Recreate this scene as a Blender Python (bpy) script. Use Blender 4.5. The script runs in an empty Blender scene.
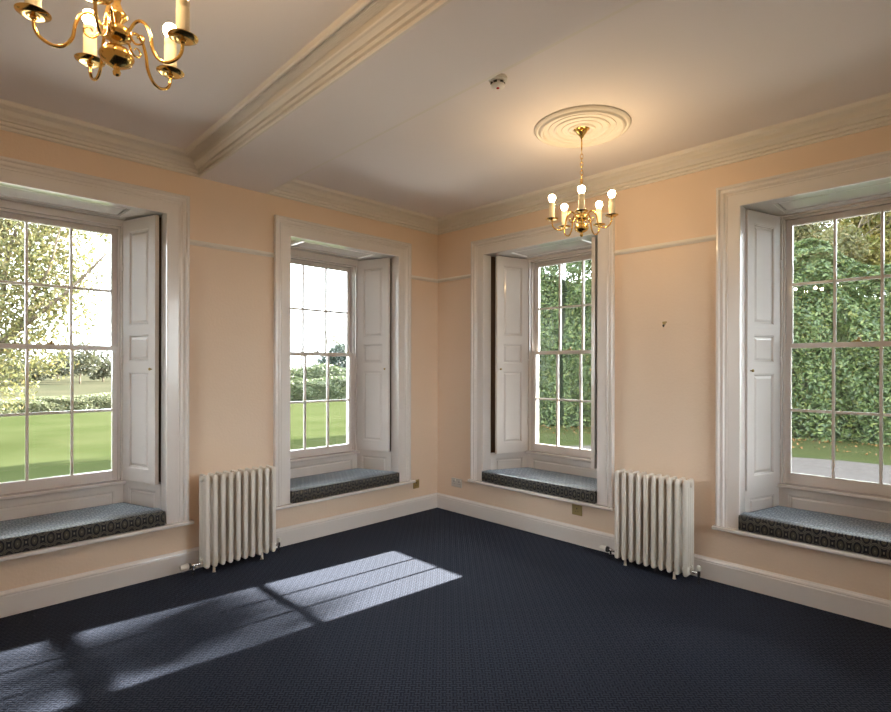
import bpy, bmesh, math, random
import numpy as np
from mathutils import Vector, Matrix
from math import sin, cos, pi, radians, sqrt

random.seed(7)
SC = bpy.context.scene
COL = SC.collection

# ------------------------------------------------------------------ helpers
class MB:
    def __init__(s): s.v = []; s.f = []
    def face_grid(s, rings, close_u=True, cap0=False, cap1=False):
        base = len(s.v); n = len(rings[0])
        for r in rings: s.v += [tuple(p) for p in r]
        m = n if close_u else n - 1
        for i in range(len(rings) - 1):
            for j in range(m):
                a = base + i*n + j; b = base + i*n + (j+1) % n
                s.f.append((a, b, b+n, a+n))
        if cap0: s.f.append(tuple(base + j for j in range(n))[::-1])
        if cap1: s.f.append(tuple(base + (len(rings)-1)*n + j for j in range(n)))
    def box(s, x0, x1, y0, y1, z0, z1):
        s.prism([(x0, y0), (x1, y0), (x1, y1), (x0, y1)], z0, z1)
    def prism(s, poly, z0, z1):
        s.face_grid([[(x, y, z0) for x, y in poly], [(x, y, z1) for x, y in poly]], True, True, True)
    def lathe(s, prof, n=24, c=(0, 0, 0), axis='z'):
        rings = []
        for r, z in prof:
            ring = []
            for k in range(n):
                a = 2*pi*k/n
                p = (r*cos(a), r*sin(a), z)
                if axis == 'x': p = (z, r*cos(a), r*sin(a))
                if axis == 'y': p = (r*cos(a), z, r*sin(a))
                ring.append((c[0]+p[0], c[1]+p[1], c[2]+p[2]))
            rings.append(ring)
        s.face_grid(rings, True, True, True)
    def tube(s, pts, rad, n=10):
        pts = [Vector(p) for p in pts]
        rr = rad if isinstance(rad, (list, tuple)) else [rad]*len(pts)
        t0 = (pts[1]-pts[0]).normalized()
        up = Vector((0, 0, 1)) if abs(t0.z) < .9 else Vector((1, 0, 0))
        nrm = t0.cross(up).normalized()
        rings = []
        for i, p in enumerate(pts):
            t = (pts[min(i+1, len(pts)-1)] - pts[max(i-1, 0)]).normalized()
            nrm = (nrm - t*nrm.dot(t)).normalized()
            bi = t.cross(nrm)
            rings.append([p + (nrm*cos(2*pi*k/n) + bi*sin(2*pi*k/n))*rr[i] for k in range(n)])
        s.face_grid(rings, True, True, True)
    def xf(s, M):
        s.v = [tuple(M @ Vector(p)) for p in s.v]; return s
    def build(s, name, mat, parent=None, smooth=False, bevel=0, segs=2, loc=None, auto=None):
        me = bpy.data.meshes.new(name)
        me.from_pydata(s.v, [], s.f)
        bm = bmesh.new(); bm.from_mesh(me)
        bmesh.ops.recalc_face_normals(bm, faces=bm.faces)
        bm.to_mesh(me); bm.free()
        me.materials.append(mat)
        o = bpy.data.objects.new(name, me); COL.objects.link(o)
        if parent: o.parent = parent
        if loc: o.location = loc
        if bevel:
            b = o.modifiers.new('bevel', 'BEVEL'); b.width = bevel; b.segments = segs
            b.limit_method = 'ANGLE'; b.angle_limit = radians(35)
            smooth = True; auto = 40 if auto is None else auto
        if smooth:
            me.polygons.foreach_set('use_smooth', [True]*len(me.polygons))
            if auto:
                me.set_sharp_from_angle(angle=radians(auto))
        return o

def empty(name, loc=(0, 0, 0), rz=0):
    o = bpy.data.objects.new(name, None); COL.objects.link(o)
    o.location = loc; o.rotation_euler = (0, 0, rz); o.empty_display_size = .1
    return o
def tag(o, label=None, cat=None, group=None, kind=None):
    if label: o['label'] = label
    if cat: o['category'] = cat
    if group: o['group'] = group
    if kind: o['kind'] = kind
    return o
def copy_tree(o, parent=None):
    c = o.copy(); COL.objects.link(c)
    if parent: c.parent = parent
    for ch in list(o.children): copy_tree(ch, c)
    return c
def spline(pts, n=8):
    P = [Vector(p) for p in pts]; out = []
    for i in range(len(P)-1):
        a = P[max(i-1, 0)]; b = P[i]; c = P[i+1]; d = P[min(i+2, len(P)-1)]
        for k in range(n):
            t = k/n
            out.append(.5*((2*b) + (c-a)*t + (2*a-5*b+4*c-d)*t*t + (3*b-a-3*c+d)*t**3))
    out.append(P[-1]); return out

# ------------------------------------------------------------------ materials
def mat(name, col, rough=.5, metal=0, **kw):
    m = bpy.data.materials.new(name); m.use_nodes = True
    b = m.node_tree.nodes['Principled BSDF']
    b.inputs['Base Color'].default_value = (*col, 1)
    b.inputs['Roughness'].default_value = rough
    b.inputs['Metallic'].default_value = metal
    for k, v in kw.items(): b.inputs[k.replace('_', ' ')].default_value = v
    return m
def nd(m, t, **kw):
    n = m.node_tree.nodes.new(t)
    for k, v in kw.items(): setattr(n, k, v)
    return n
def lk(m, a, b): m.node_tree.links.new(a, b)
def noise_mix(m, c1, c2, scale, bump=0, detail=4, coord='Object', bscale=None):
    b = m.node_tree.nodes['Principled BSDF']
    tc = nd(m, 'ShaderNodeTexCoord'); nz = nd(m, 'ShaderNodeTexNoise')
    nz.inputs['Scale'].default_value = scale; nz.inputs['Detail'].default_value = detail
    lk(m, tc.outputs[coord], nz.inputs['Vector'])
    r = nd(m, 'ShaderNodeValToRGB')
    r.color_ramp.elements[0].color = (*c1, 1); r.color_ramp.elements[1].color = (*c2, 1)
    r.color_ramp.elements[0].position = .35; r.color_ramp.elements[1].position = .65
    lk(m, nz.outputs['Fac'], r.inputs['Fac']); lk(m, r.outputs['Color'], b.inputs['Base Color'])
    if bump:
        n2 = nd(m, 'ShaderNodeTexNoise'); n2.inputs['Scale'].default_value = bscale or scale*6
        lk(m, tc.outputs[coord], n2.inputs['Vector'])
        bp = nd(m, 'ShaderNodeBump'); bp.inputs['Strength'].default_value = bump; bp.inputs['Distance'].default_value = .01
        lk(m, n2.outputs['Fac'], bp.inputs['Height']); lk(m, bp.outputs['Normal'], b.inputs['Normal'])
    return m

M_wall = noise_mix(mat('cream_wall_paint', (.8, .65, .48), .7), (.77, .605, .465), (.79, .625, .485), 1.2, .12, bscale=60)
M_ceil = noise_mix(mat('white_ceiling_paint', (.78, .76, .74), .85), (.80, .745, .73), (.82, .765, .75), .8, .05, bscale=40)
M_corn = noise_mix(mat('cornice_paint', (.8, .77, .72), .6), (.76, .71, .645), (.78, .73, .665), 3)
M_trim = noise_mix(mat('white_gloss_woodwork', (.82, .8, .77), .22, Coat_Weight=.4, Coat_Roughness=.08), (.775, .728, .70), (.795, .748, .72), 2.5)
M_gloss = noise_mix(mat('glossy_soffit_paint', (.8, .79, .76), .09, IOR=1.7, Coat_Weight=.6, Coat_Roughness=.05), (.82, .80, .78), (.85, .83, .81), 2.0)
M_rad = noise_mix(mat('radiator_enamel', (.78, .74, .68), .35), (.74, .69, .62), (.78, .73, .66), 4, .05, bscale=60)
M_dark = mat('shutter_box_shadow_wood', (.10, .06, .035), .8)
M_brass = mat('polished_brass', (.80, .52, .16), .16, 1)
M_agedbrass = mat('dull_brass', (.42, .31, .13), .4, .8)
M_chrome = mat('chrome', (.7, .68, .66), .2, 1)
M_black = mat('black_plastic', (.02, .02, .02), .4)
M_white = mat('white_plastic', (.75, .72, .66), .35)
M_greyplate = mat('pale_grey_plastic', (.56, .54, .50), .35)
M_creamcandle = mat('candle_sleeve', (.85, .74, .52), .5)
M_red = mat('red_indicator', (.6, .03, .03), .3)

M_bulb = mat('lit_bulb', (1, .9, .7), .4)
_b = M_bulb.node_tree.nodes['Principled BSDF']
_b.inputs['Emission Color'].default_value = (1, .70, .38, 1)
_b.inputs['Emission Strength'].default_value = 150

M_glass = bpy.data.materials.new('window_glass'); M_glass.use_nodes = True
nt = M_glass.node_tree; nt.nodes.clear()
o_ = nt.nodes.new('ShaderNodeOutputMaterial'); tr = nt.nodes.new('ShaderNodeBsdfTransparent'); gl = nt.nodes.new('ShaderNodeBsdfGlossy')
tr.inputs['Color'].default_value = (.95, .97, .96, 1)
gl.inputs['Roughness'].default_value = .0; mx = nt.nodes.new('ShaderNodeMixShader'); fr = nt.nodes.new('ShaderNodeFresnel'); fr.inputs['IOR'].default_value = 1.5
nt.links.new(fr.outputs[0], mx.inputs[0]); nt.links.new(tr.outputs[0], mx.inputs[1]); nt.links.new(gl.outputs[0], mx.inputs[2]); nt.links.new(mx.outputs[0], o_.inputs[0])

# carpet: navy basket weave
def carpet():
    m = mat('navy_woven_carpet', (.02, .025, .04), .95)
    b = m.node_tree.nodes['Principled BSDF']
    b.inputs['Specular IOR Level'].default_value = .15
    b.inputs['Sheen Weight'].default_value = .05; b.inputs['Sheen Roughness'].default_value = .5
    b.inputs['Sheen Tint'].default_value = (.6, .7, 1, 1)
    tc = nd(m, 'ShaderNodeTexCoord'); mp = nd(m, 'ShaderNodeMapping')
    mp.inputs['Rotation'].default_value = (0, 0, radians(45)); mp.inputs['Scale'].default_value = (1, 1, 1)
    lk(m, tc.outputs['Object'], mp.inputs['Vector'])
    # slight wobble of the weave
    nz = nd(m, 'ShaderNodeTexNoise'); nz.inputs['Scale'].default_value = 30
    lk(m, tc.outputs['Object'], nz.inputs['Vector'])
    wob = nd(m, 'ShaderNodeVectorMath', operation='SCALE'); wob.inputs['Scale'].default_value = .008
    lk(m, nz.outputs['Color'], wob.inputs[0])
    ad = nd(m, 'ShaderNodeVectorMath', operation='ADD'); lk(m, mp.outputs[0], ad.inputs[0]); lk(m, wob.outputs[0], ad.inputs[1])
    ck = nd(m, 'ShaderNodeTexChecker'); ck.inputs['Scale'].default_value = 1/.024
    lk(m, ad.outputs[0], ck.inputs['Vector'])
    ws = []
    for d in 'XY':
        w = nd(m, 'ShaderNodeTexWave', wave_type='BANDS', bands_direction=d)
        w.inputs['Scale'].default_value = (2*pi/.016)/20; w.inputs['Distortion'].default_value = 0
        lk(m, ad.outputs[0], w.inputs['Vector']); ws.append(w)
    mi = nd(m, 'ShaderNodeMix', data_type='FLOAT')
    lk(m, ck.outputs['Fac'], mi.inputs[0]); lk(m, ws[0].outputs['Fac'], mi.inputs[2]); lk(m, ws[1].outputs['Fac'], mi.inputs[3])
    r = nd(m, 'ShaderNodeValToRGB'); e = r.color_ramp.elements
    e[0].position = .25; e[0].color = (.003, .0042, .010, 1); e[1].position = .85; e[1].color = (.020, .025, .042, 1)
    lk(m, mi.outputs[0], r.inputs['Fac'])
    # broad wear
    n2 = nd(m, 'ShaderNodeTexNoise'); n2.inputs['Scale'].default_value = 1.1; n2.inputs['Detail'].default_value = 5
    lk(m, tc.outputs['Object'], n2.inputs['Vector'])
    mr = nd(m, 'ShaderNodeMapRange'); mr.inputs['To Min'].default_value = .7; mr.inputs['To Max'].default_value = 1.3
    lk(m, n2.outputs['Fac'], mr.inputs['Value'])
    mu = nd(m, 'ShaderNodeVectorMath', operation='SCALE'); lk(m, r.outputs['Color'], mu.inputs[0]); lk(m, mr.outputs[0], mu.inputs['Scale'])
    lk(m, mu.outputs[0], b.inputs['Base Color'])
    bp = nd(m, 'ShaderNodeBump'); bp.inputs['Strength'].default_value = .5; bp.inputs['Distance'].default_value = .004
    lk(m, mi.outputs[0], bp.inputs['Height']); lk(m, bp.outputs['Normal'], b.inputs['Normal'])
    return m
M_carpet = carpet()

# cushion fabric: dark navy with pale lattice and rosettes; a = along the seat, b = depth minus height
def fabric():
    m = mat('lattice_cushion_fabric', (.02, .02, .03), .75)
    b = m.node_tree.nodes['Principled BSDF']
    b.inputs['Sheen Roughness'].default_value = .30
    b.inputs['Sheen Tint'].default_value = (.75, .87, 1, 1)
    tc = nd(m, 'ShaderNodeTexCoord'); sp = nd(m, 'ShaderNodeSeparateXYZ'); lk(m, tc.outputs['Object'], sp.inputs[0])
    s0 = nd(m, 'ShaderNodeMath', operation='ADD'); lk(m, sp.outputs['Y'], s0.inputs[0]); lk(m, sp.outputs['Z'], s0.inputs[1])
    sb = nd(m, 'ShaderNodeMath', operation='MULTIPLY_ADD'); lk(m, s0.outputs[0], sb.inputs[0]); sb.inputs[1].default_value = .58; sb.inputs[2].default_value = -.393*.58+.041
    P = .082
    def comb(op):
        q = nd(m, 'ShaderNodeMath', operation=op); lk(m, sp.outputs['X'], q.inputs[0]); lk(m, sb.outputs[0], q.inputs[1])
        k = nd(m, 'ShaderNodeMath', operation='MULTIPLY'); lk(m, q.outputs[0], k.inputs[0]); k.inputs[1].default_value = 1/P
        return k
    cb = nd(m, 'ShaderNodeCombineXYZ'); lk(m, comb('ADD').outputs[0], cb.inputs[0]); lk(m, comb('SUBTRACT').outputs[0], cb.inputs[1])
    fr = nd(m, 'ShaderNodeVectorMath', operation='FRACTION'); lk(m, cb.outputs[0], fr.inputs[0])
    su = nd(m, 'ShaderNodeVectorMath', operation='SUBTRACT'); lk(m, fr.outputs[0], su.inputs[0]); su.inputs[1].default_value = (.5, .5, 0)
    ln = nd(m, 'ShaderNodeVectorMath', operation='LENGTH'); lk(m, su.outputs[0], ln.inputs[0])
    r = nd(m, 'ShaderNodeValToRGB'); r.color_ramp.interpolation = 'CONSTANT'
    dk = (.004, .005, .011, 1); cr = (.19, .17, .13, 1); tn = (.10, .085, .055, 1)
    e = r.color_ramp.elements; e[0].position = 0; e[0].color = cr; e[1].position = .07; e[1].color = dk
    for p, c in ((.10, tn), (.17, dk), (.20, tn), (.23, dk), (.375, cr), (.405, dk), (.455, cr), (.485, dk), (.64, cr)):
        x = e.new(p); x.color = c
    lk(m, ln.outputs['Value'], r.inputs['Fac']); lk(m, r.outputs['Color'], b.inputs['Base Color'])
    b.inputs['Specular IOR Level'].default_value = .35; b.inputs['Roughness'].default_value = .5
    for nm, lo, hi in (('Sheen Weight', .30, .85),):
        q = nd(m, 'ShaderNodeMapRange'); q.inputs['From Max'].default_value = .11; q.inputs['To Min'].default_value = lo; q.inputs['To Max'].default_value = hi
        lk(m, r.outputs['Color'], q.inputs['Value']); lk(m, q.outputs[0], b.inputs[nm])
    nz = nd(m, 'ShaderNodeTexNoise'); nz.inputs['Scale'].default_value = 400; lk(m, tc.outputs['Object'], nz.inputs['Vector'])
    bp = nd(m, 'ShaderNodeBump'); bp.inputs['Strength'].default_value = .3; bp.inputs['Distance'].default_value = .002
    lk(m, nz.outputs['Fac'], bp.inputs['Height']); lk(m, bp.outputs['Normal'], b.inputs['Normal'])
    return m
M_fabric = fabric()

def leafmat(name, cols, transl=.3, rough=.45):
    cols = [tuple(v*.45 for v in c) for c in cols]
    m = bpy.data.materials.new(name); m.use_nodes = True
    b = m.node_tree.nodes['Principled BSDF']; b.inputs['Roughness'].default_value = rough
    b.inputs['Specular IOR Level'].default_value = .35
    at = nd(m, 'ShaderNodeAttribute'); at.attribute_name = 'rnd'
    r = nd(m, 'ShaderNodeValToRGB'); e = r.color_ramp.elements
    n = len(cols)
    e[0].color = (*cols[0], 1); e[0].position = 0; e[1].color = (*cols[-1], 1); e[1].position = 1
    for i in range(1, n-1):
        x = e.new(i/(n-1)); x.color = (*cols[i], 1)
    lk(m, at.outputs['Fac'], r.inputs['Fac']); lk(m, r.outputs['Color'], b.inputs['Base Color'])
    t = nd(m, 'ShaderNodeBsdfTranslucent'); lk(m, r.outputs['Color'], t.inputs['Color'])
    mx = nd(m, 'ShaderNodeMixShader'); mx.inputs[0].default_value = transl
    out = m.node_tree.nodes['Material Output']
    lk(m, b.outputs[0], mx.inputs[1]); lk(m, t.outputs[0], mx.inputs[2]); lk(m, mx.outputs[0], out.inputs['Surface'])
    return m
M_laurel = leafmat('laurel_leaf', [(.032, .060, .028), (.070, .120, .045), (.115, .180, .060), (.180, .245, .080), (.30, .33, .09)])
M_hedge2 = leafmat('mixed_shrub_leaf', [(.05, .08, .04), (.10, .14, .06), (.16, .20, .08), (.24, .25, .11)])
M_yg = leafmat('yellow_green_leaf', [(.13, .15, .06), (.20, .21, .08), (.28, .26, .10), (.36, .27, .11)], .45)
M_border = leafmat('pale_hedge_leaf', [(.15, .17, .09), (.22, .24, .12), (.30, .30, .15)], .4)
M_far = leafmat('hazy_far_leaf', [(.07, .08, .045), (.11, .115, .065), (.16, .155, .09)], .4)
M_autumn = leafmat('autumn_leaf', [(.14, .17, .04), (.26, .27, .06), (.38, .32, .08), (.40, .27, .08)], .45)
M_pale = leafmat('pale_autumn_leaf', [(.14, .17, .06), (.26, .25, .09), (.38, .31, .12), (.42, .33, .15)], .5)
M_blue = leafmat('dark_evergreen_leaf', [(.025, .045, .04), (.05, .085, .065), (.09, .13, .08)], .2)
M_fallen = leafmat('fallen_leaf', [(.28, .09, .03), (.36, .16, .05), (.30, .20, .07)], .1)
M_bark = noise_mix(mat('bark', (.09, .07, .05), .9), (.05, .04, .03), (.13, .105, .08), 6, .6)
M_lawn = noise_mix(mat('lawn_grass', (.12, .2, .05), .9), (.022, .0275, .0105), (.029, .0335, .0145), .55, .5, 8, bscale=30)
M_field = noise_mix(mat('pale_meadow', (.3, .3, .15), .95), (.026, .027, .017), (.036, .034, .022), .25, .3, 6, bscale=10)
M_bounce = noise_mix(mat('bounce_paving', (.15, .15, .14), .95), (.56, .54, .51), (.64, .62, .59), 3, .3, 6, bscale=40)
M_gravel = noise_mix(mat('gravel', (.2, .18, .16), .95), (.050, .044, .042), (.064, .058, .055), 12, .6, 6, bscale=60)

for m_ in (M_lawn, M_field, M_gravel, M_bounce, M_bark):
    m_.node_tree.nodes['Principled BSDF'].inputs['Specular IOR Level'].default_value = 0
# ------------------------------------------------------------------ room dimensions
XL, YB, H = -4.76, -4.65, 3.035
BX0, BX1, BZ = -2.48, -1.97, 2.91
T = .65
OPH, OZ0, OZ1 = .69, .345, 2.66      # rough opening half width, bottom, top
WIN = {1: ('L', -3.313, .756, .748), 2: ('L', -1.155, .733, .752), 3: ('R', -1.290, .783, .757), 4: ('R', -3.541, .716, .756)}

DZS = {1: -.007, 2: -.030, 3: 0, 4: .019}     # seat level of each window
DZW = {1: 0, 2: -.012, 3: .010, 4: .024}     # sash level of each window
def wall_boxes(b, lo, hi, ns):
    # along the wall coordinate a, depth 0..T
    b.box(lo, hi, 0, T, -.5, .2); b.box(lo, hi, 0, T, OZ1, H+.35)
    a = lo
    for c, n in sorted((WIN[n][1], n) for n in ns):
        b.box(a, c-OPH, 0, T, .2, OZ1); a = c+OPH
        b.box(c-OPH, c+OPH, 0, T, .2, OZ0+DZS[n])
    b.box(a, hi, 0, T, .2, OZ1)

b = MB(); wall_boxes(b, XL-T, 0, [1, 2])
tag(b.build('wall_left', M_wall), 'cream painted wall holding the two windows on the left', 'wall', kind='structure')
b = MB(); wall_boxes(b, YB-T, T, [3, 4])
b.v = [(y, x, z) for x, y, z in b.v]
tag(b.build('wall_right', M_wall), 'cream painted wall holding the two windows on the right', 'wall', kind='structure')
def holed(lo, hi, a0, a1, z0, z1, d0, d1):
    b = MB(); b.box(lo, hi, d0, d1, -.3, z0); b.box(lo, hi, d0, d1, z1, H+.3)
    b.box(lo, a0, d0, d1, z0, z1); b.box(a1, hi, d0, d1, z0, z1); return b
b = holed(YB, 0, -1.35, -.45, 1.0, 2.5, XL-.3, XL); b.v = [(y, x, z) for x, y, z in b.v]
tag(b.build('wall_back', M_wall), 'cream wall closing the room beside the camera', 'wall', kind='structure')
b = holed(XL-.3, 0, -1.55, -.35, .8, 2.6, YB-.3, YB)
tag(b.build('wall_front', M_wall), 'cream wall closing the room behind the camera', 'wall', kind='structure')
b = MB(); b.box(XL, 0, YB, 0, -.2, 0)
tag(b.build('floor', M_carpet), 'dark navy carpet with a small woven basket pattern', 'carpet', kind='structure')
b = MB(); b.box(XL, 0, YB, 0, H, H+.3)
tag(b.build('ceiling', M_ceil), 'plain off-white painted ceiling', 'ceiling', kind='structure')
SKEW = .027      # the beam is not quite square to the wall
b = MB(); b.prism([(BX0+SKEW*YB, YB), (BX1+SKEW*YB, YB), (BX1, 0), (BX0, 0)], BZ, H)
tag(b.build('trim_1', M_ceil), 'wide boxed ceiling beam with a flat underside between the two bays', 'beam', kind='structure')

def fill_window(n, a0, a1, z0, z1, d, flip, label):  # unseen windows, added only to fill the room with daylight
    root = empty('window_%d' % n); tag(root, label, 'window', kind='structure')
    b = MB()
    b.box(a0, a1, d, d+.08, z0, z0+.06); b.box(a0, a1, d, d+.08, z1-.06, z1)
    for a in (a0, a1-.06, (a0*2+a1)/3-.03, (a0+a1*2)/3-.03): b.box(a, a+.06, d+.001, d+.079, z0+.06, z1-.06)
    zm = (z0+z1)/2
    for i in range(3):
        u0 = a0+(a1-a0)*i/3+.04; u1 = a0+(a1-a0)*(i+1)/3-.04
        b.box(u0, u1, d+.01, d+.07, zm-.02, zm+.02)
    if flip: b.v = [(y, x, z) for x, y, z in b.v]
    b.build('window_frame', M_trim, root)
    g = MB(); g.box(a0+.06, a1-.06, d+.038, d+.041, z0+.06, z1-.06)
    if flip: g.v = [(y, x, z) for x, y, z in g.v]
    g.build('glazing', M_glass, root)
fill_window(5, -1.35, -.45, 1.0, 2.5, XL-.25, True, 'unseen plain window added beside the camera to let daylight in')
fill_window(6, -1.55, -.35, .8, 2.6, YB-.25, False, 'unseen plain window added behind the camera to let daylight in')

# cornices, one loop per bay
def reeds(p0, z0, p1, z1, n, amp):
    out = []; L = sqrt((p1-p0)**2+(z1-z0)**2); nx, nz = (z1-z0)/L, -(p1-p0)/L
    for i in range(n*4+1):
        t = i/(n*4); k = amp*abs(sin(pi*n*t))
        out.append((p0+(p1-p0)*t+nx*k, z0+(z1-z0)*t+nz*k))
    return out
CP = [(0, 2.9105), (.014, 2.9105), (.018, 2.916), (.018, 2.924), (.012, 2.928), (.012, 2.932), (.028, 2.932), (.031, 2.938), (.031, 2.949), (.024, 2.953), (.024, 2.957), (.040, 2.957), (.046, 2.966), (.056, 2.974),
      (.066, 2.978), (.070, 2.984), (.070, 3.016)]
CP += reeds(.072, 3.017, .132, 3.019, 6, .010)
CP += [(.134, 3.018), (.136, 3.008), (.141, 3.003), (.149, 3.003), (.156, 3.010), (.158, 3.035)]
def cornice(name, x0, x1, label):
    b = MB(); rings = []
    for sx, sy in ((0, 0), (1, 0), (1, 1), (0, 1), (0, 0)):
        r = []
        for p, z in CP:
            x = (x0+p) if not sx else (x1-p); y = (YB+p) if not sy else (0-p)
            if (not sx and x0 == BX1) or (sx and x1 == BX0): x += SKEW*y
            r.append((x, y, z))
        rings.append(r)
    b.face_grid(rings, False)
    return tag(b.build(name, M_corn), label, 'cornice', kind='structure')
cornice('trim_2', BX1, 0, 'reeded plaster cornice around the far bay with the ceiling rose')
cornice('trim_3', XL, BX0, 'reeded plaster cornice around the near bay on the left of the beam')

# skirting
SK = [(0, 0), (.022, 0), (.022, .118), (.019, .124), (.021, .130), (.018, .138), (.010, .146), (.006, .152), (0, .152)]
def sk_wall(name, lo, hi, right, label, mitre_hi=True):
    b = MB(); rings = []
    for e in (0, 1):
        rings.append([((lo if e == 0 else hi-p), -p, z) for p, z in SK])
    b.face_grid(rings, True, True, True)
    if right: b.v = [(y, x, z) for x, y, z in b.v]
    return tag(b.build(name, M_trim), label, 'skirting board', kind='structure')
sk_wall('baseboard_left', XL, 0, False, 'white moulded skirting board along the left window wall')
sk_wall('baseboard_right', YB, 0, True, 'white moulded skirting board along the right window wall')
for nm, bx in (('baseboard_back', (XL, XL+.02, YB, -.03, 0, .15)), ('baseboard_front', (XL+.02, -.03, YB, YB+.02, 0, .15))):
    b = MB(); b.box(*bx); tag(b.build(nm, M_trim), 'white skirting board on the wall ' + ('beside' if 'back' in nm else 'behind') + ' the camera', 'skirting board', kind='structure')

# picture rails
PR = [(0, 2.398), (.010, 2.398), (.012, 2.404), (.018, 2.408), (.022, 2.418), (.020, 2.428), (.012, 2.430), (.010, 2.436), (0, 2.438)]
def rail(name, segs, right, label):
    b = MB()
    for lo, hi in segs:
        b.face_grid([[(a, -p, z) for p, z in PR] for a in (lo, hi)], True, True, True)
    if right: b.v = [(y, x, z) for x, y, z in b.v]
    tag(b.build(name, M_corn), label, 'picture rail', kind='structure')
def gaps(cs, lo):
    out = []; a = lo
    for (l, h) in sorted(cs): out.append((a, l)); a = h
    out.append((a, -.001)); return out
rail('trim_4', gaps([(c-hl, c+hr) for w, c, hl, hr in (WIN[1], WIN[2])], XL), False, 'thin picture rail on the left wall between the windows')
rail('trim_5', gaps([(c-hr, c+hl) for w, c, hl, hr in (WIN[3], WIN[4])], YB), True, 'thin picture rail on the right wall between the windows')

# ------------------------------------------------------------------ raised panel faces
def panel_board(b, O, U, V, N, W, Hh, th, panels, side, rim=.012, dep=.010, field=.040):
    """slab with its front at O + u*U + v*V, thickness th towards -N; panels = [(v0, v1)], side margins"""
    O, U, V, N = Vector(O), Vector(U), Vector(V), Vector(N)
    P = lambda u, v, n=0: O + U*u + V*v + N*n
    # back and edges
    def quad(*pts):
        k = len(b.v); b.v += [tuple(p) for p in pts]; b.f.append(tuple(range(k, k+len(pts))))
    quad(P(0, 0, -th), P(0, Hh, -th), P(W, Hh, -th), P(W, 0, -th))
    quad(P(0, 0), P(0, Hh), P(0, Hh, -th), P(0, 0, -th)); quad(P(W, 0), P(W, 0, -th), P(W, Hh, -th), P(W, Hh))
    quad(P(0, 0), P(0, 0, -th), P(W, 0, -th), P(W, 0)); quad(P(0, Hh), P(W, Hh), P(W, Hh, -th), P(0, Hh, -th))
    quad(P(0, 0), P(side, 0), P(side, Hh), P(0, Hh)); quad(P(W-side, 0), P(W, 0), P(W, Hh), P(W-side, Hh))
    v = 0
    for (v0, v1) in panels:
        quad(P(side, v), P(W-side, v), P(W-side, v0), P(side, v0)); v = v1
        rings = []
        for (i, n) in ((0, 0), (.003, -.003), (rim*.7, -.003), (rim, -dep), (rim+.006, -dep), (field, -.003)):
            rings.append([P(side+i, v0+i, n), P(W-side-i, v0+i, n), P(W-side-i, v1-i, n), P(side+i, v1-i, n)])
        b.face_grid(rings, True, False, True)
    quad(P(side, v), P(W-side, v), P(W-side, Hh), P(side, Hh))

AP = [(0, 0), (0, .032), (.004, .036), (.014, .037), (.020, .033), (.024, .024), (.034, .022), (.038, .026), (.046, .024), (.052, .017), (.060, .014),
      (.064, .017), (.068, .016), (.070, .013), (.144, .013), (.149, .010), (.150, 0)]
SF, SB = (.562, .092), (.440, .462)      # shutter front and back corner (half width, depth)

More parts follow.
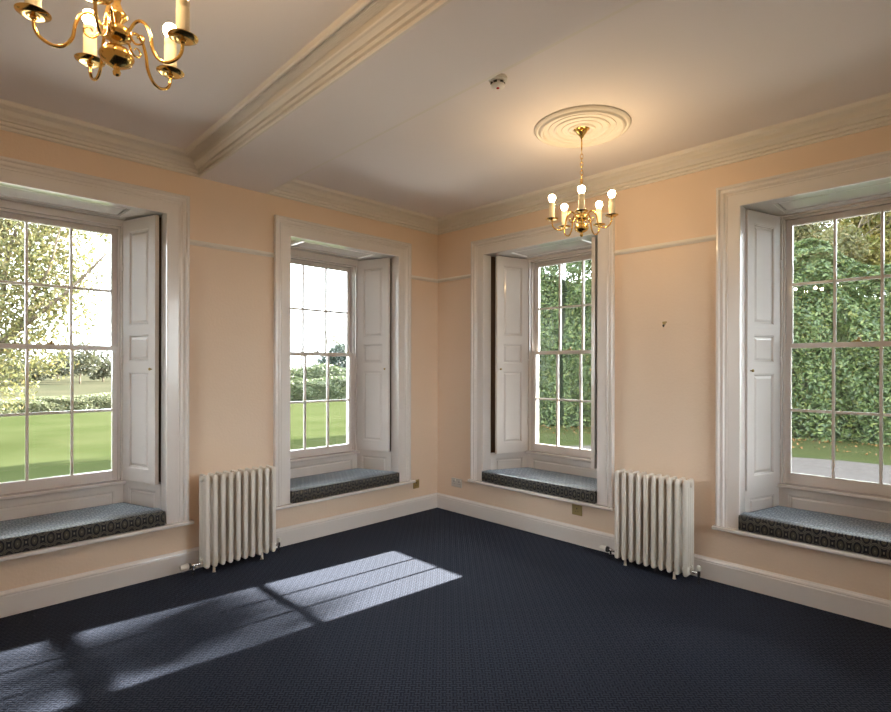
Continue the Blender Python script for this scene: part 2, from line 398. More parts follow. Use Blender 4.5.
def make_window(n):
    w, c, hl, hr = WIN[n]
    left = w == 'L'
    root = empty('window_%d' % n, (c, 0, 0) if left else (0, c, 0), 0 if left else -pi/2)
    names = {1: 'tall sash window beyond the left edge, autumn tree outside, shutter folded on its right',
             2: 'tall sash window left of the room corner, open lawn and white sky outside',
             3: 'tall sash window right of the room corner, filled by dense green hedge',
             4: 'tall sash window at the right edge with gravel, grass and hedge outside'}
    tag(root, names[n], 'window', kind='structure')
    # architrave
    ds, dw = DZS[n], DZW[n]; b = MB(); zt = {1: 2.744, 2: 2.748, 3: 2.753, 4: 2.753}[n]
    rings = [[(-hl+o, -p, .375+ds) for o, p in AP], [(-hl+o, -p, zt-o) for o, p in AP], [(hr-o, -p, zt-o) for o, p in AP], [(hr-o, -p, .375+ds) for o, p in AP]]
    b.face_grid(rings, True, True, True)
    b.build('architrave', M_trim, root)
    wl, wr = hl-.150, hr-.150
    # reveal linings
    for sg, wi in ((-1, wl), (1, wr)):
        b = MB()
        b.prism([(sg*wi, 0), (sg*.688, 0), (sg*.688, .104), (sg*wi, .104)], .376+ds, 2.615)
        b.build('reveal_lining', M_trim, root)
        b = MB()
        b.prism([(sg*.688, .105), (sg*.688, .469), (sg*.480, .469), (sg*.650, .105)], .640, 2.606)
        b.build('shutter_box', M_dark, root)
        # low panel beneath the shutter
        b = MB()
        A = Vector((sg*(wi+.002), .105, .376+ds)); Bv = Vector((sg*.447, .469, .376+ds))
        U = (Bv-A).normalized(); N = Vector((-sg*U.y, sg*U.x, 0)); N = N if N.x*sg < 0 else -N
        panel_board(b, A, U, (0, 0, 1), N, (Bv-A).length, .262-ds, .06, [(.05, .205-ds)], .055, field=.028)
        b.build('side_panel', M_trim, root)
    # soffit
    b = MB(); b.prism([(-.688, .0), (.688, .0), (.688, .47), (-.688, .47)], 2.616, 2.655)
    panel_board(b, (-.46, .06, 2.606), (1, 0, 0), (0, 1, 0), (0, 0, -1), .92, .38, .012, [(.05, .33)], .06, field=.03)
    b.prism([(-.688, 0), (.688, 0), (.688, .06), (-.688, .06)], 2.606, 2.616)
    b.prism([(-.688, .44), (.688, .44), (.688, .47), (-.688, .47)], 2.606, 2.616)
    b.prism([(-.688, .06), (-.46, .06), (-.46, .44), (-.688, .44)], 2.606, 2.616)
    b.prism([(.688, .06), (.46, .06), (.46, .44), (.688, .44)], 2.606, 2.616)
    b.build('soffit', M_gloss, root)
    # seat board with nosing
    b = MB(); b.box(-.688, .688, .001, .60, .347+ds, .375+ds)
    e = {1: .028, 2: .045, 3: .016, 4: .018}[n]; b.box(-hl-e, hr+e, -.058, .001, .350+ds, .375+ds)
    b.build('window_sill', M_trim, root, bevel=.006)
    # apron behind cushion
    b = MB(); panel_board(b, (-.447, .468, .376+ds), (1, 0, 0), (0, 0, 1), (0, -1, 0), .894, .232-ds+dw, .06, [(.05, .185-ds+dw)], .06, field=.028)
    b.build('apron_panel', M_trim, root)
    b = MB(); b.box(-.46, .46, .436, .528, .609+dw, .634+dw); b.build('window_board', M_trim, root, bevel=.006)
    # box frame
    b = MB()
    for sg in (-1, 1):
        b.box(*sorted((sg*.430, sg*.688)), .471, .500, .635, 2.606)
        b.box(*sorted((sg*.418, sg*.440)), .500, .514, .635, 2.60)      # staff bead
        b.box(*sorted((sg*.427, sg*.6895)), .514, .640, .649, 2.606)
    tp = .012 if n > 2 else 0
    b.box(-.43, .43, .471, .500, 2.556+dw+tp, 2.606); b.box(-.427, .427, .514, .64, 2.548+dw+tp, 2.606); b.box(-.6895, .6895, .471, .64, 2.6062, 2.6605); b.box(-.43, .43, .500, .514, 2.540+dw+tp, 2.606)
    b.box(-.6895, .6895, .530, .70, .3755+ds, .648+dw)
    b.build('window_frame', M_trim, root, bevel=.003)
    def sash(name, y0, z0, z1, bot, top, bar):
        b = MB(); y1 = y0+.038
        for sg in (-1, 1): b.box(*sorted((sg*.385, sg*.426)), y0, y1, z0, z1)
        b.box(-.385, .385, y0, y1, z0, z0+bot); b.box(-.385, .385, y0, y1, z1-top, z1)
        for s in (-.13, .13):
            b.prism([(s-.008, y0), (s+.008, y0), (s+.010, y0+.020), (s+.004, y1), (s-.004, y1), (s-.010, y0+.020)], z0+bot, z1-top)
        for u0, u1 in ((-.385, -.14), (-.12, .12), (.14, .385)):
            b.box(u0, u1, y0+.001, y1-.003, bar-.009, bar+.009)
        s = b.build(name, M_trim, root, bevel=.002)
        g = MB(); g.box(-.384, .384, y0+.021, y0+.024, z0+bot, z1-top); g.build('glazing', M_glass, s)
        return s
    sash('lower_sash', .516, .649+dw, 1.652+dw, .060, .036, 1.166+dw)
    up = sash('upper_sash', .558, 1.618+dw, 2.547+dw+tp, .034, .042, 2.072+dw+tp)
    b = MB(); b.box(-.028, .028, .520, .552, 1.6525, 1.658); b.lathe([(.010, 0), (.012, .006), (.006, .010), (.006, .016), (.011, .020), (.008, .026), (.001, .028)], 12, (.012, .536, 1.658))
    b.tube([(-.02, .536, 1.664), (.012, .536, 1.667)], .004, 8)
    b.v = [(x, y, z+dw) for x, y, z in b.v]
    b.build('sash_fastener', M_agedbrass, root, smooth=True, auto=40)
    # shutters
    for sg in (-1, 1):
        F = Vector((sg*{1: .552, 2: .556, 3: .542, 4: .550}[n], SF[1], .642)); Bk = Vector((sg*SB[0], SB[1], .642))
        if n == 3 and sg == 1: F = Vector((.515, .055, .642))
        U = (Bk-F).normalized(); W = (Bk-F).length
        N = Vector((-sg*abs(U.y), -abs(U.x), 0)); N = Vector((-U.y, U.x, 0)); N = N if N.x*sg < 0 else -N
        b = MB(); z0 = .642
        panel_board(b, F, U, (0, 0, 1), N, W, 1.955, .030, [(.100, .813), (.893, 1.088), (1.163, 1.866)], .075, dep=.011, field=.034)
        s = b.build('shutter', M_trim, root)
        k = MB(); k.lathe([(.004, 0), (.004, .010), (.009, .014), (.011, .019), (.008, .024), (.001, .026)], 12, axis='x')
        ang = math.atan2(N.y, N.x)
        k.xf(Matrix.Translation(F + U*.035 + Vector((0, 0, 1.478-.642))) @ Matrix.Rotation(ang, 4, 'Z'))
        k.build('shutter_knob', M_agedbrass, s, smooth=True)
        for zh in (.95, 1.55, 2.25):
            h = MB(); h.tube([Bk + N*.004 + Vector((0, 0, zh-.642-.03)), Bk + N*.004 + Vector((0, 0, zh-.642+.03))], .005, 8)
            h.build('hinge', M_trim, s, smooth=True)
    return root, wl, wr

CUSH = {1: 'patterned window seat cushion at the left edge beneath the autumn tree view',
        2: 'patterned window seat cushion left of the corner, beside the left radiator',
        3: 'patterned window seat cushion right of the corner above the brass socket',
        4: 'patterned window seat cushion at the right edge beneath the gravel view'}
def make_cushion(n, wl, wr):
    w, c, hl, hr = WIN[n]; left = w == 'L'
    b = MB(); z0, z1 = .3755+DZS[n], .478+DZS[n]
    if n == 1: wr = .585
    if n == 4: wl = .572
    poly = [(-wl+.004, -.034), (wr-.004, -.034), (wr-.006, .085), (wr-.03, .094), (.4475, .455), (-.4475, .455), (-wl+.03, .094), (-wl+.006, .085)]
    def ring(i, z): 
        cx = sum(p[0] for p in poly)/8; cy = sum(p[1] for p in poly)/8
        return [(x-(i if x > 0 else -i), y-(i if y > .2 else (-i if y < 0 else 0)), z) for x, y in poly]
    b.face_grid([ring(.010, z0), ring(.0, z0+.012), ring(.0, z1-.012), ring(.004, z1-.003), ring(.012, z1)], True, True, True)
    o = b.build('seat_cushion', M_fabric, smooth=True, auto=60)
    o.location = (c, 0, 0) if left else (0, c, 0); o.rotation_euler = (0, 0, 0 if left else -pi/2)
    tag(o, CUSH[n], 'cushion', 'fitted cushions on the window seats')
    p = MB()
    for z in (z0+.006, z1-.005):
        pts = [Vector((x, y, z)) for x, y, _ in ring(.002, z)]; pts = [pts[-1]] + pts
        p.tube(pts, .0045, 6)
    p.build('piping', M_fabric, o, smooth=True)
for n in (1, 2, 3, 4):
    r, wl, wr = make_window(n)
    make_cushion(n, wl, wr)

# ------------------------------------------------------------------ radiators (local: x along wall, -y into room)
def make_radiator():
    root = empty('radiator')
    z0, z1 = .045, .712; P = .0568
    b = MB()
    ys = [-.205, -.168, -.132, -.095]
    for y in ys:
        prof = []
        for zz, k in ((z0, .45), (z0+.006, .8), (z0+.016, 1), (z1-.016, 1), (z1-.006, .8), (z1, .45)):
            prof.append([(  .0175*k*cos(2*pi*j/12), y+.0115*k*sin(2*pi*j/12), zz) for j in range(12)])
        b.face_grid(prof, True, True, True)
    for (za, zb) in ((z0+.002, z0+.060), (z1-.050, z1-.003)):
        rings = []
        for x, k in ((-.015, .8), (-.011, 1), (.011, 1), (.015, .8)):
            rings.append([(x, yy, zz) for yy, zz in ((-.208*k-.15*(1-k), za+(1-k)*.03), (-.092*k-.15*(1-k), za+(1-k)*.03), (-.092*k-.15*(1-k), zb-(1-k)*.03), (-.208*k-.15*(1-k), zb-(1-k)*.03))])
        b.face_grid(rings, True, True, True)
    for zc in (z0+.035, z1-.032):
        b.lathe([(.020, -.0284), (.022, -.02), (.022, .02), (.020, .0284)], 14, (0, -.15, zc), 'x')
    first = None
    for i in range(10):
        if first is None:
            first = b.build('section', M_rad, root, smooth=True, auto=50); s = first
        else:
            s = first.copy(); COL.objects.link(s); s.parent = root
        s.location = (-.2556+i*P, 0, 0)
    f = MB()
    f.lathe([(.013, 0), (.010, .01), (.009, .05)], 12, (0, -.180, 0))
    ft = f.build('foot', M_rad, root, smooth=True); ft.location = (-.2556+P, 0, 0)
    f2 = ft.copy(); COL.objects.link(f2); f2.parent = root; f2.location = (-.2556+7.5*P, 0, 0)
    # plugs
    p = MB(); p.lathe([(.016, 0), (.016, .003), (.008, .004), (.008, .007)], 12, (.2839, -.15, z1-.032), 'x'); p.build('plug', M_rad, root, smooth=True, auto=40)
    p = MB(); p.lathe([(.016, 0), (.016, -.003), (.008, -.004), (.008, -.007)], 12, (-.2839, -.15, z1-.032), 'x'); p.build('plug', M_rad, root, smooth=True, auto=40)
    return root
def thermostat(root):
    v = MB(); zc = .075; y = -.15
    v.lathe([(.013, -.284), (.013, -.300), (.008, -.302), (.008, -.322)], 12, (0, y, zc), 'x')
    v.lathe([(.013, -.322), (.015, -.33), (.013, -.345), (.010, -.352)], 14, (0, y, zc), 'x')
    v.tube([(-.334, y, zc), (-.334, y, 0.0)], .0085, 12)
    v.lathe([(.012, .03), (.012, .045)], 8, (-.334, y, 0))
    o = v.build('valve', M_chrome, root, smooth=True, auto=40)
    k = MB(); k.lathe([(.021, -.352), (.023, -.356), (.023, -.368)], 18, (0, y, zc), 'x');
    k.build('black_collar', M_black, o, smooth=True, auto=40)
    h = MB(); h.lathe([(.021, -.368), (.0225, -.374), (.0200, -.418), (.015, -.424)], 18, (0, y, zc), 'x')
    h.build('thermostat_head', M_white, o, smooth=True, auto=40)
def lockshield(root):
    v = MB(); zc = .075; y = -.15
    v.lathe([(.013, .284), (.013, .300), (.008, .302), (.008, .316)], 12, (0, y, zc), 'x')
    v.tube([(.326, y, zc+.028), (.326, y, 0)], .0085, 12)
    v.lathe([(.013, -.014), (.013, .016)], 12, (.326, y, zc))
    o = v.build('valve', M_chrome, root, smooth=True, auto=40)
    h = MB(); h.lathe([(.012, .016), (.015, .022), (.014, .046), (.009, .052)], 14, (.326, y, zc))
    h.build('valve_cap', M_white, o, smooth=True, auto=40)
R1 = make_radiator(); thermostat(R1); lockshield(R1)
R2 = copy_tree(R1)
R1.location = (-2.244, 0, 0)
R2.location = (0, -2.430, 0); R2.rotation_euler = (0, 0, -pi/2)
tag(R1, 'white ten-section column radiator on the left wall between the two left windows', 'radiator', 'column radiators')
tag(R2, 'white ten-section column radiator on the right wall between the two right windows', 'radiator', 'column radiators')

# ------------------------------------------------------------------ chandeliers (origin at ceiling level)
def make_chandelier():
    root = empty('chandelier')
    Z = lambda z: z-H
    b = MB(); b.lathe([(.052, Z(3.0349)), (.052, Z(3.028)), (.046, Z(3.020)), (.030, Z(3.012)), (.034, Z(3.004)), (.022, Z(2.992)), (.012, Z(2.975)), (.008, Z(2.965)), (.001, Z(2.96))], 28)
    b.build('canopy', M_brass, root, smooth=True, auto=40)
    b = MB(); b.tube([(0, 0, Z(2.964)), (0, 0, Z(2.888))], .0042, 10); b.build('hook_rod', M_brass, root, smooth=True)
    lk_ = MB()
    pts = [(cos(a)*.0085, 0, sin(a)*.017) for a in [2*pi*i/20 for i in range(21)]]
    lk_.tube(pts, .0022, 6)
    proto = None; z = 2.876; i = 0
    while z > 2.688:
        if proto is None: proto = lk_.build('chain_link', M_brass, root, smooth=True); o = proto
        else: o = proto.copy(); COL.objects.link(o); o.parent = root
        o.location = (0, 0, Z(z)); o.rotation_euler = (0, 0, pi/2*(i % 2)); z -= .0262; i += 1
    b = MB()
    b.lathe([(.003, Z(2.700)), (.005, Z(2.690)), (.006, Z(2.66)), (.009, Z(2.650)), (.015, Z(2.640)), (.009, Z(2.630)), (.008, Z(2.600)), (.012, Z(2.585)), (.018, Z(2.575)), (.012, Z(2.562)),
             (.009, Z(2.545)), (.016, Z(2.528)), (.026, Z(2.515)), (.027, Z(2.505)), (.016, Z(2.492)), (.012, Z(2.485)), (.020, Z(2.480)), (.036, Z(2.470)), (.040, Z(2.458)), (.036, Z(2.445)),
             (.020, Z(2.436)), (.013, Z(2.430)), (.011, Z(2.424)), (.016, Z(2.420)), (.034, Z(2.411)), (.044, Z(2.396)), (.045, Z(2.388)), (.038, Z(2.374)), (.022, Z(2.364)), (.010, Z(2.360)),
             (.008, Z(2.352)), (.011, Z(2.346)), (.009, Z(2.338)), (.001, Z(2.334))], 32)
    b.build('stem', M_brass, root, smooth=True, auto=50)
    def arm():
        b = MB()
        prof = spline([(.030, 0, 2.458), (.041, 0, 2.472), (.052, 0, 2.487), (.068, 0, 2.493), (.086, 0, 2.480), (.099, 0, 2.447), (.105, 0, 2.410), (.123, 0, 2.382), (.146, 0, 2.373), (.172, 0, 2.382), (.188, 0, 2.402), (.192, 0, 2.434)], 5)
        b.tube([(p.x, 0, Z(p.z)) for p in prof], .0047, 10)
        # scroll hook beside the hub
        sc = [(.036+.002, 0, 2.452)]
        for i in range(15):
            a = pi*1.1 + i*.42; r = .020*(1-i/20)
            sc.append((.066+r*cos(a), 0, 2.442+r*sin(a)))
        b.tube([(x, 0, Z(zz)) for x, _, zz in sc], [.0034-.00012*i for i in range(len(sc))], 8)
        b.lathe([(.006, Z(2.428)), (.009, Z(2.432)), (.007, Z(2.438))], 12, (.192, 0, 0))
        return b
    a0 = arm().build('arm', M_brass, root, smooth=True)
    p = MB(); p.lathe([(.007, Z(2.436)), (.014, Z(2.435)), (.020, Z(2.438)), (.026, Z(2.436)), (.032, Z(2.440)), (.040, Z(2.444)), (.041, Z(2.446)), (.032, Z(2.444)), (.020, Z(2.442)), (.016, Z(2.448)), (.001, Z(2.448))], 28, (.192, 0, 0))
    p.build('drip_pan', M_brass, a0, smooth=True, auto=60)
    p = MB(); p.lathe([(.0185, Z(2.4482)), (.0185, Z(2.522)), (.0175, Z(2.524)), (.0175, Z(2.530)), (.0182, Z(2.531)), (.0182, Z(2.548)), (.014, Z(2.552)), (.001, Z(2.552))], 22, (.192, 0, 0))
    p.build('candle_sleeve', M_creamcandle, a0, smooth=True, auto=40)
    p = MB(); p.lathe([(.012, Z(2.5522)), (.014, Z(2.556))] + [(.0225*cos(t), Z(2.578+.0225*sin(t))) for t in [radians(a) for a in range(-45, 90, 15)]] + [(.0005, Z(2.6005))], 22, (.192, 0, 0))
    p.build('bulb', M_bulb, a0, smooth=True)
    arms = [a0]
    for k in range(1, 5):
        a = copy_tree(a0, root); a.rotation_euler = (0, 0, 2*pi*k/5); arms.append(a)
    return root
# arm angle measured from the camera's right (world -45 deg)
C2 = make_chandelier(); C2.location = (-.978, -2.328, H); C2.rotation_euler = (0, 0, radians(-45+255.8))
C1 = copy_tree(C2); C1.location = (-3.613, -2.392, H); C1.rotation_euler = (0, 0, radians(-45-1))
tag(C2, 'brass five-arm candle chandelier hanging from the moulded ceiling rose', 'chandelier', 'brass five-arm chandeliers')
tag(C1, 'brass five-arm candle chandelier cut off at the top left', 'chandelier', 'brass five-arm chandeliers')
b = MB()
RP = [(.300, 0), (.300, -.008), (.292, -.016), (.283, -.018), (.276, -.012), (.270, -.014), (.262, -.026), (.252, -.028), (.246, -.020), (.240, -.012), (.215, -.010), (.212, -.015), (.204, -.015), (.200, -.010),
      (.176, -.010), (.172, -.017), (.160, -.019), (.154, -.013), (.130, -.011), (.126, -.016), (.116, -.016), (.112, -.012), (.088, -.012), (.082, -.020), (.070, -.022), (.064, -.014), (.052, -.014), (.050, -.001)]
b.lathe(RP, 72, (C2.location.x, C2.location.y, H-.0003))
tag(b.build('ceiling_rose', M_corn, smooth=True, auto=35), 'round white plaster ceiling rose with concentric rings above the far chandelier', 'ceiling rose')

# smoke detector
b = MB(); root = empty('smoke_detector', (-1.815, -2.325, H))
tag(root, 'small white round smoke detector on the ceiling beside the beam', 'smoke detector')
b.lathe([(.050, -.0002), (.050, -.012), (.046, -.016), (.001, -.016)], 28); b.build('base', M_white, root, smooth=True, auto=40)
b = MB(); b.lathe([(.042, -.016), (.042, -.022), (.030, -.024), (.030, -.036), (.038, -.038), (.036, -.046), (.024, -.052), (.001, -.052)], 28); h = b.build('head', M_white, root, smooth=True, auto=40)
b = MB()
for k in range(6):
    a = k*pi/3+.3
    b.tube([(.033*cos(a-.25), .033*sin(a-.25), -.030), (.034*cos(a), .034*sin(a), -.030), (.033*cos(a+.25), .033*sin(a+.25), -.030)], .006, 8)
b.build('vent', M_black, h)
b = MB(); b.lathe([(.008, -.052), (.008, -.056), (.004, -.058), (.001, -.058)], 12); b.build('indicator_light', M_red, h, smooth=True)

# sockets and hook (local x along wall, -y into the room)
def socket(loc, rz, w, h, m, kind, label):
    root = empty('wall_socket', loc, rz)
    b = MB(); b.box(-w/2, w/2, -.008, -.0003, -h/2, h/2); pl = b.build('plate', m, root, bevel=.003)
    n = 2 if w > .12 else 1
    for k in range(n):
        cx = 0 if n == 1 else (-.036 + .072*k)
        s = MB(); s.box(cx-.004, cx+.004, -.0083, -.006, .006, .018); s.box(cx-.015, cx-.008, -.0083, -.006, -.014, -.010); s.box(cx+.008, cx+.015, -.0083, -.006, -.014, -.010)
        s.build('pin_slots', M_black, root)
        s = MB(); s.box(cx-.006+.022, cx+.006+.022, -.012, -.0075, .018, .034); s.build('switch', M_white if n == 2 else m, root, bevel=.001)
    tag(root, label, 'socket')
socket((-.306, 0, .290), 0, .080, .088, M_agedbrass, 1, 'small brass wall socket left of the room corner')
socket((0, -.292, .303), -pi/2, .146, .088, M_greyplate, 2, 'pale grey double wall socket right of the room corner')
socket((0, -1.708, .287), -pi/2, .096, .088, M_agedbrass, 1, 'small brass wall socket below the cushion beside the right radiator')
r = empty('wall_hook', (0, -2.452, 1.826), -pi/2); tag(r, 'small dark metal hook alone on the bare wall above the right radiator', 'hook')
b = MB(); b.box(-.016, .016, -.006, -.0003, .008, .018); b.lathe([(.008, -.0003), (.006, -.012), (.009, -.02)], 10, (0, 0, .004), 'y'); b.build('back_plate', M_agedbrass, r, smooth=True, auto=40)
b = MB(); b.tube(spline([(0, -.006, .008), (0, -.014, -.004), (0, -.018, -.018), (0, -.028, -.020), (0, -.032, -.006)], 4), .0045, 8); b.build('hook_arm', M_black, r, smooth=True)

# ------------------------------------------------------------------ outdoors
G = -.45
b = MB(); b.box(-60, 15.5, .9, 24.0, G-.1, G); b.box(.9, 60, -60, .9, G-.1, G); b.box(15.5, 60, .9, 24, G-.1, G); b.box(-60, .9, -60, -4.96, G-.1, G); b.box(-60, -5.08, -4.96, .9, G-.1, G)
tag(b.build('lawn', M_lawn), 'bright green mown lawn outside the windows', 'lawn', kind='structure')
b = MB(); b.box(-160, 200, 24.0, 260, G-.15, G-.02)
tag(b.build('meadow', M_field), 'pale yellowish meadow beyond the lawn in the left window', 'meadow', kind='structure')
b = MB(); b.prism([(2.5, -30), (9.6, -30), (9.8, -2), (8.6, 2.2), (6.5, 4.0), (2.5, 4.4)], G, G+.012)
tag(b.build('gravel_drive', M_gravel), 'pale gravel drive outside the window at the right edge', 'gravel path', kind='structure')

b = MB(); b.prism([(.66, -8), (6.4, -8), (6.4, 6.4), (-8, 6.4), (-8, .66), (.66, .66)], G, G+.02)  # pale paving below the sight lines, added to bounce daylight into the recesses
tag(b.build('bounce_terrace', M_bounce), 'unseen pale paving added to bounce daylight up into the windows', 'bounce_terrace', kind='structure')
rng = np.random.default_rng(11)
def leaf_mesh(name, P, size, m, parent=None, Nrm=None, flat=0.0, extra=None):
    """one mesh of leaf-shaped quads at points P"""
    n = len(P)
    d = rng.normal(size=(n, 3)); 
    if Nrm is not None: d = d*.75 + Nrm*1.0
    d /= np.linalg.norm(d, axis=1, keepdims=True)
    a = rng.normal(size=(n, 3)); a -= d*np.sum(a*d, axis=1, keepdims=True); a /= np.linalg.norm(a, axis=1, keepdims=True)
    c = np.cross(d, a)
    s = size*(.6+.8*rng.random((n, 1)))
    v = np.empty((n, 4, 3))
    v[:, 0] = P - a*s; v[:, 1] = P + c*s*.45 + d*s*.12; v[:, 2] = P + a*s; v[:, 3] = P - c*s*.45 + d*s*.12
    V = v.reshape(-1, 3); F = [tuple(range(4*i, 4*i+4)) for i in range(n)]
    rnd = np.repeat(np.clip(rng.beta(2.2, 2.2, n), 0, 1), 4)
    V = V.tolist()
    if extra:
        k = len(V); V += extra[0]; F += [tuple(i+k for i in f) for f in extra[1]]
        rnd = np.concatenate([rnd, np.full(len(extra[0]), .05)])
    me = bpy.data.meshes.new(name); me.from_pydata(V, [], F); me.materials.append(m)
    at = me.attributes.new('rnd', 'FLOAT', 'POINT'); at.data.foreach_set('value', rnd.astype(np.float32))
    o = bpy.data.objects.new(name, me); COL.objects.link(o)
    if parent: o.parent = parent
    return o
def hedge(path, width, hgt, n, size, m, name, label, cat='hedge', bump=.5, z0=G, group=None):
    """bank of leaves along a path (x, y) with a bumpy face"""
    P = [Vector((x, y, 0)) for x, y in path]
    seg = [(P[i+1]-P[i]).length for i in range(len(P)-1)]; L = sum(seg)
    def at(t):
        t *= L
        for i, s in enumerate(seg):
            if t <= s or i == len(seg)-1:
                d = (P[i+1]-P[i]).normalized(); return P[i]+d*t, Vector((-d.y, d.x, 0))
            t -= s
    T_ = rng.random(n); A = rng.random(n)
    pts = np.empty((n, 3)); nr = np.empty((n, 3))
    def prof(a, t):
        # a 0..1 runs from the near foot over the top to the back
        ang = pi*a
        rr = 1 + .10*sin(t*L*1.7) + .07*sin(t*L*4.3+ang*5) + .05*sin(ang*9+t*L*2.9)
        if hgt > 4: rr += .13*sin(t*L*2.6+4*sin(ang*3.1))*sin(ang*11+1.3*sin(t*L*1.9)) + .07*sin(t*L*7.1+ang*6)*sin(ang*23+t*L*3)
        x = -cos(ang); z = sin(ang)**.5 if ang < pi else 0
        x = math.copysign(abs(x)**.6, x)
        return x*width/2*rr, z*hgt*((1.14-.22*min(1, t*1.7)) if hgt > 4 else 1)*(1+.07*sin(t*L*.9)+.05*sin(t*L*2.3)), rr
    for i in range(n):
        a = (A[i]**1.6)*.62 if i % 8 else A[i]
        c, nn = at(T_[i]); x, z, rr = prof(a, T_[i])
        dd = rng.random()**2*bump
        q = c + nn*x*(1-dd/width); ang = pi*a
        pts[i] = (q.x, q.y, z0+max(z-dd*.4, .02))
        nr[i] = (nn.x*-cos(ang), nn.y*-cos(ang), sin(ang)+.25)
    # inner core so that light does not pass
    cv, cf = [], []; K = 24; S = max(6, int(L*1.5))
    for j in range(S+1):
        c, nn = at(j/S)
        for k in range(K+1):
            x, z, rr = prof(k/K, j/S)
            q = c + nn*x*(.5 if hgt > 2 else .6)
            cv.append((q.x, q.y, z0+z*.82))
    for j in range(S):
        for k in range(K):
            a = j*(K+1)+k; cf.append((a, a+1, a+K+2, a+K+1))
    o = leaf_mesh(name, pts, size, m, None, nr, extra=(cv, cf))
    return tag(o, label, cat, group)
hedge([(11.9, 7.9), (12.3, 6.0), (13.6, 2.6), (14.6, -.9), (14.9, -6), (15.0, -8.5)], 2.6, 5.3, 150000, .062, M_laurel, 'laurel_hedge', 'tall dense dark green laurel hedge behind the right-hand windows')
# leaf litter on the lawn at the foot of the hedge
n = 1300; t = rng.random(n)
lx = np.interp(t, [0, .35, .6, .8, 1], [13.6, 13.1, 12.3, 11.0, 9.9]) - rng.random(n)**2*2.2; ly = np.interp(t, [0, .35, .6, .8, 1], [-8, -.9, 2.4, 5.8, 10])
o = leaf_mesh('fallen_leaves', np.stack([lx, ly, np.full(n, G+.03)], 1), .034, M_fallen, None, np.tile([0, 0, 1.5], (n, 1)))
tag(o, 'orange fallen leaves scattered on the grass along the hedge', 'fallen leaves', kind='stuff')
# left window view
hedge([(-6, 24.4), (0, 24.6), (4, 25.0), (7.2, 25.2)], 1.2, .62, 14000, .055, M_border, 'border_hedge', 'low pale green hedge at the far edge of the lawn', bump=.2)
hedge([(8.0, 23.0), (11.5, 24.0), (16, 22)], 2.2, 1.35, 14000, .07, M_hedge2, 'shrub_border', 'dark green shrubs across the far lawn in the window left of the corner', 'shrubs', bump=.3)
hedge([(7.0, 27.5), (12, 28), (18, 26.5)], 2.4, 1.9, 12000, .085, M_hedge2, 'shrub_bank', 'taller pale shrubs rising behind the far dark shrubs', 'shrubs', bump=.6)

def spot(px, py, t, r, n, fl=1.0):
    # a leaf clump seen in that direction from the middle of the room, t metres away
    u = (px-445.5)/541.5
    return (-4.045+t*(1+u)*.70711, -4.166+t*(1-u)*.70711, 1.5+(368.3-py)*t/541.5, r, r, r*fl, n)
AUT = [spot(a[0], a[1], a[2], a[3], int(a[4]*.5)) for a in ((2, 200, 12.5, 1.1, 5200), (38, 205, 13.2, .95, 3600), (70, 215, 12.8, .75, 1700), (98, 235, 12.4, .55, 520), (18, 250, 12.2, .95, 3600), (58, 255, 13, .85, 2800),
       (88, 275, 12.7, .5, 420), (40, 292, 12.4, .85, 2600), (70, 300, 13.0, .7, 1300), (8, 310, 12.2, .9, 2800), (45, 330, 12.9, .75, 1500), (92, 325, 12.8, .5, 330), (12, 352, 12.3, .8, 2200), (55, 362, 12.8, .5, 520), (6, 388, 12.0, .6, 900), (-30, 260, 12.6, 1.6, 6000), (-40, 340, 12.6, 1.4, 4000))]
def tree(name, loc, hgt, crown, m, nleaf, size, label, seed, trunk_r=.18, levels=4, lean=(0, 0), spread=.55, first=.3, cat='tree', group=None, cluster=.5, clumps=None):
    rs = random.Random(seed); root = empty(name, loc); tag(root, label, cat, group)
    b = MB(); tips = []
    def grow(p, d, L, r, lev):
        pts = [p]; q = p.copy(); dd = d.copy(); n = 5
        for i in range(n):
            dd = (dd + Vector((rs.uniform(-.16, .16), rs.uniform(-.16, .16), rs.uniform(-.05, .12)))).normalized()
            q = q + dd*L/n; pts.append(q.copy())
        b.tube(pts, [r*(1-.45*i/n) for i in range(n+1)], 7 if lev < 2 else 5)
        if lev >= levels: tips.extend(pts[2:]); return
        for k in range(rs.choice((2, 3)) if lev else 5):
            t = rs.uniform(.45, 1) if lev else rs.uniform(first+.25, 1)
            o = pts[min(n, max(1, int(t*n+.5)))]
            az = rs.uniform(0, 2*pi) if lev else k*2*pi/5+rs.uniform(-.4, .4)
            nd_ = (dd*.75 + Vector((cos(az), sin(az), rs.uniform(.0, .5)))*spread*1.4).normalized()
            grow(o.copy(), nd_, L*rs.uniform(.55, .75), r*.5, lev+1)
        if lev >= levels-1: tips.append(q)
    grow(Vector((0, 0, 0)), Vector((lean[0], lean[1], 1)).normalized(), hgt*.45, trunk_r, 0)
    b.build('trunk', M_bark, root, smooth=True)
    tp = np.array([tuple(t) for t in tips]); idx = rng.integers(0, len(tp), nleaf)
    P = tp[idx] + rng.normal(size=(nleaf, 3))*cluster
    if clumps:
        ps = []
        for (cx, cy, cz, rx, ry, rz, k) in clumps:
            d = rng.normal(size=(k, 3)); d /= np.linalg.norm(d, axis=1, keepdims=True)
            ps.append(np.array([cx-loc[0], cy-loc[1], cz-loc[2]]) + d*np.array([rx, ry, rz])*(rng.random((k, 1))**.45))
        P = np.concatenate(ps)
    leaf_mesh('foliage', P, size, m, root)
    return root
big = tree('autumn_tree', (-2.75, 12.6, G), 8.0, 3, M_yg, 100, .055, 'large yellowing autumn tree outside the window at the left edge', 3, .24, 4, lean=(.12, 0), spread=.6,
     clumps=AUT)
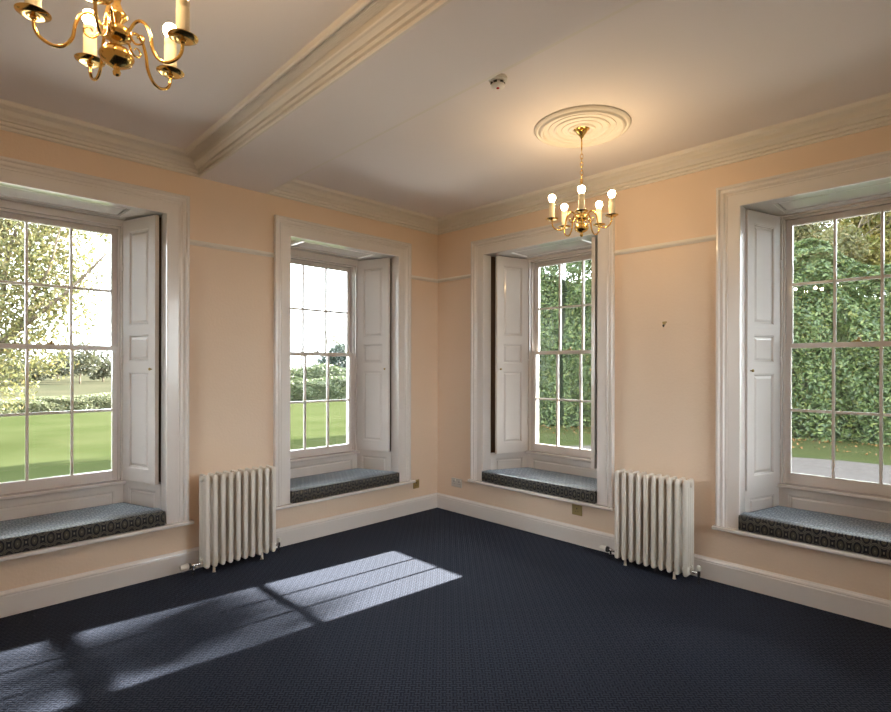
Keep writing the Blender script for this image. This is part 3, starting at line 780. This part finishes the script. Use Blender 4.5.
for pts, r0 in (([(-14, 372), (4, 345), (24, 328), (52, 306), (78, 284), (106, 256)], .085), ([(-12, 345), (2, 300), (6, 262), (20, 222), (34, 190)], .07), ([(24, 328), (34, 300), (50, 268), (60, 232), (82, 205)], .045)):
    b = MB(); P = [Vector(spot(px, py, 12.3, 0, 0)[:3]) for px, py in pts]
    P = spline(P, 5); b.tube([p - Vector((-2.75, 12.6, G)) for p in P], [r0*(1-.8*i/len(P)) for i in range(len(P))], 7)
    b.build('branch', M_bark, big, smooth=True)
tree('autumn_tree', (-5.2, 20, G), 9, 3, M_pale, 15000, .07, 'pale yellow tree half hidden at the far left behind the large autumn tree', 5, .22, 4, cluster=.6)
a = spot(330, 372, 40, 1.3, 4200)
tree('evergreen_tree', (a[0], a[1], G), 3.2, 2, M_blue, 100, .10, 'dark blue-green rounded tree in the window left of the corner', 8, .16, 2, first=.0, clumps=[a, spot(341, 360, 40.5, 1.1, 3200), spot(318, 380, 39.6, 1.0, 2400), spot(346, 376, 40, 1.2, 3000)])
a = spot(343, 330, 44, 1.1, 420)
tree('sparse_tree', (a[0], a[1], G), 6.5, 3, M_yg, 100, .09, 'sparse yellow-leaved tree against white sky in the window left of the corner', 9, .10, 3, clumps=[a, spot(336, 345, 44, 1.0, 420), spot(348, 348, 44, 1.2, 700), spot(349, 318, 44, .8, 200)])
a = spot(303, 350, 38, .8, 60)
tree('bare_tree', (a[0], a[1], G), 7.2, 3, M_pale, 60, .07, 'nearly bare thin-branched tree left of the dark evergreen', 21, .05, 4, spread=.4, clumps=[a, spot(299, 368, 38, .9, 300), spot(310, 362, 38, .6, 160)])
tree('autumn_tree', (18.0, 1.3, G), 9.0, 3, M_yg, 100, .075, 'autumn tree with bare dark trunk behind the hedge, left pane of the right-edge window', 12, .16, 4, lean=(.05, .0), first=.5,
     clumps=[spot(*a) for a in ((795, 240, 17.5, .75, 2600), (818, 252, 17.2, .7, 2600), (800, 222, 17.8, .5, 600), (838, 250, 17.3, .8, 3000), (826, 218, 17.8, .4, 260), (780, 250, 17.5, 1.0, 3000), (812, 262, 17, .9, 4000), (765, 225, 17.5, 1.2, 3000))])
tree('autumn_tree', (19.6, .3, G), 9.5, 3, M_autumn, 100, .075, 'orange-leaved autumn tree behind the hedge, middle panes of the right-edge window', 14, .2, 4, first=.5,
     clumps=[spot(*a) for a in ((862, 215, 18.5, .8, 2200), (878, 245, 18.3, .9, 3200), (850, 232, 18.5, .6, 1200), (880, 205, 18.6, .7, 1800), (842, 205, 18.8, .4, 300), (895, 225, 18.2, .8, 2600), (868, 265, 18, 1.0, 4500))])
for i, (px, py, r_, lab) in enumerate([
        (4, 366, 2.2, 'hazy pale tree on the far side of the meadow, leftmost in the line'), (30, 370, 1.7, 'low hazy tree beyond the meadow, second in the line'),
        (58, 366, 1.6, 'small hazy tree beyond the meadow in the middle of the line'), (80, 360, 2.3, 'tallest hazy tree of the line beyond the meadow'),
        (103, 366, 1.9, 'hazy tree beyond the meadow nearest the right shutter')]):
    t_ = 55 + 4.5*((i*2) % 5); a = spot(px, py, t_, r_*t_/62, 900, .9)
    tree('distant_tree', (a[0], a[1], G), 3.2, 3, M_far, 100, .22, lab, 30+i, .10, 2, group='trees beyond the meadow', clumps=[a, spot(px-7, py+8, t_+.5, r_*.6, 350), spot(px+7, py+6, t_-.5, r_*.6, 350)])
# unseen shade tree, crown clumps placed to break the sun before the right-hand windows
tree('shade_tree', (17.5, -6.4, G), 12.0, 3, M_autumn, 100, .10, 'large unseen tree beyond the hedge at the far right, crown shaped to shade the windows', 41, .3, 4, spread=.6, cluster=.75, first=.35,
     clumps=[(16.6, -5.2, 8.2, 1.3, 1.7, 1.7, 15000), (17.4, -7.4, 8.8, 1.6, 1.6, 1.9, 6000), (16.5, -2.8, 9.0, .9, 1.0, .80, 950), (16.5, -2.8, 7.98, .4, .6, .24, 190), (16.4, -3.6, 8.9, .7, .5, .7, 900)])

# ------------------------------------------------------------------ light and camera
w = bpy.data.worlds.new('overcast_sky'); SC.world = w; w.use_nodes = True
bg = w.node_tree.nodes['Background']
bg.inputs['Color'].default_value = (.90, .95, 1.0, 1); bg.inputs['Strength'].default_value = 16.0
sl = bpy.data.lights.new('sun', 'SUN'); sl.energy = 115; sl.angle = radians(.55); sl.color = (1, .93, .84)
so = bpy.data.objects.new('sun', sl); COL.objects.link(so)
so.location = (10, -1, 6)
dvec = Vector((-1, .09, -.413))
so.rotation_euler = dvec.to_track_quat('-Z', 'Y').to_euler()

cam = bpy.data.cameras.new('camera'); co = bpy.data.objects.new('camera', cam); COL.objects.link(co); SC.camera = co
cam.sensor_width = 36; cam.lens = 541.5*36/891; cam.clip_start = .02; cam.clip_end = 500
cam.shift_y = (366.8-356)/891
co.matrix_world = Matrix.Translation((-4.045, -4.166, 1.5)) @ Matrix.Rotation(radians(-45), 4, 'Z') @ Matrix.Rotation(pi/2, 4, 'X') @ Matrix.Rotation(radians(.13), 4, 'Z')

SC.view_settings.view_transform = 'Standard'; SC.view_settings.look = 'None'
SC.view_settings.gamma = 1; SC.view_settings.exposure = -.12; SC.view_settings.use_curve_mapping = False
SC.cycles.use_denoising = True
SC.cycles.max_bounces = 12; SC.cycles.diffuse_bounces = 8; SC.cycles.transparent_max_bounces = 16; SC.cycles.glossy_bounces = 4
SC.cycles.sample_clamp_indirect = 5; SC.cycles.use_adaptive_sampling = False
SC.cycles.caustics_reflective = False; SC.cycles.caustics_refractive = False

for o in COL.objects:
    if o.type == 'MESH':
        o.cycles.shadow_terminator_geometry_offset = 0
        o.cycles.shadow_terminator_offset = 0
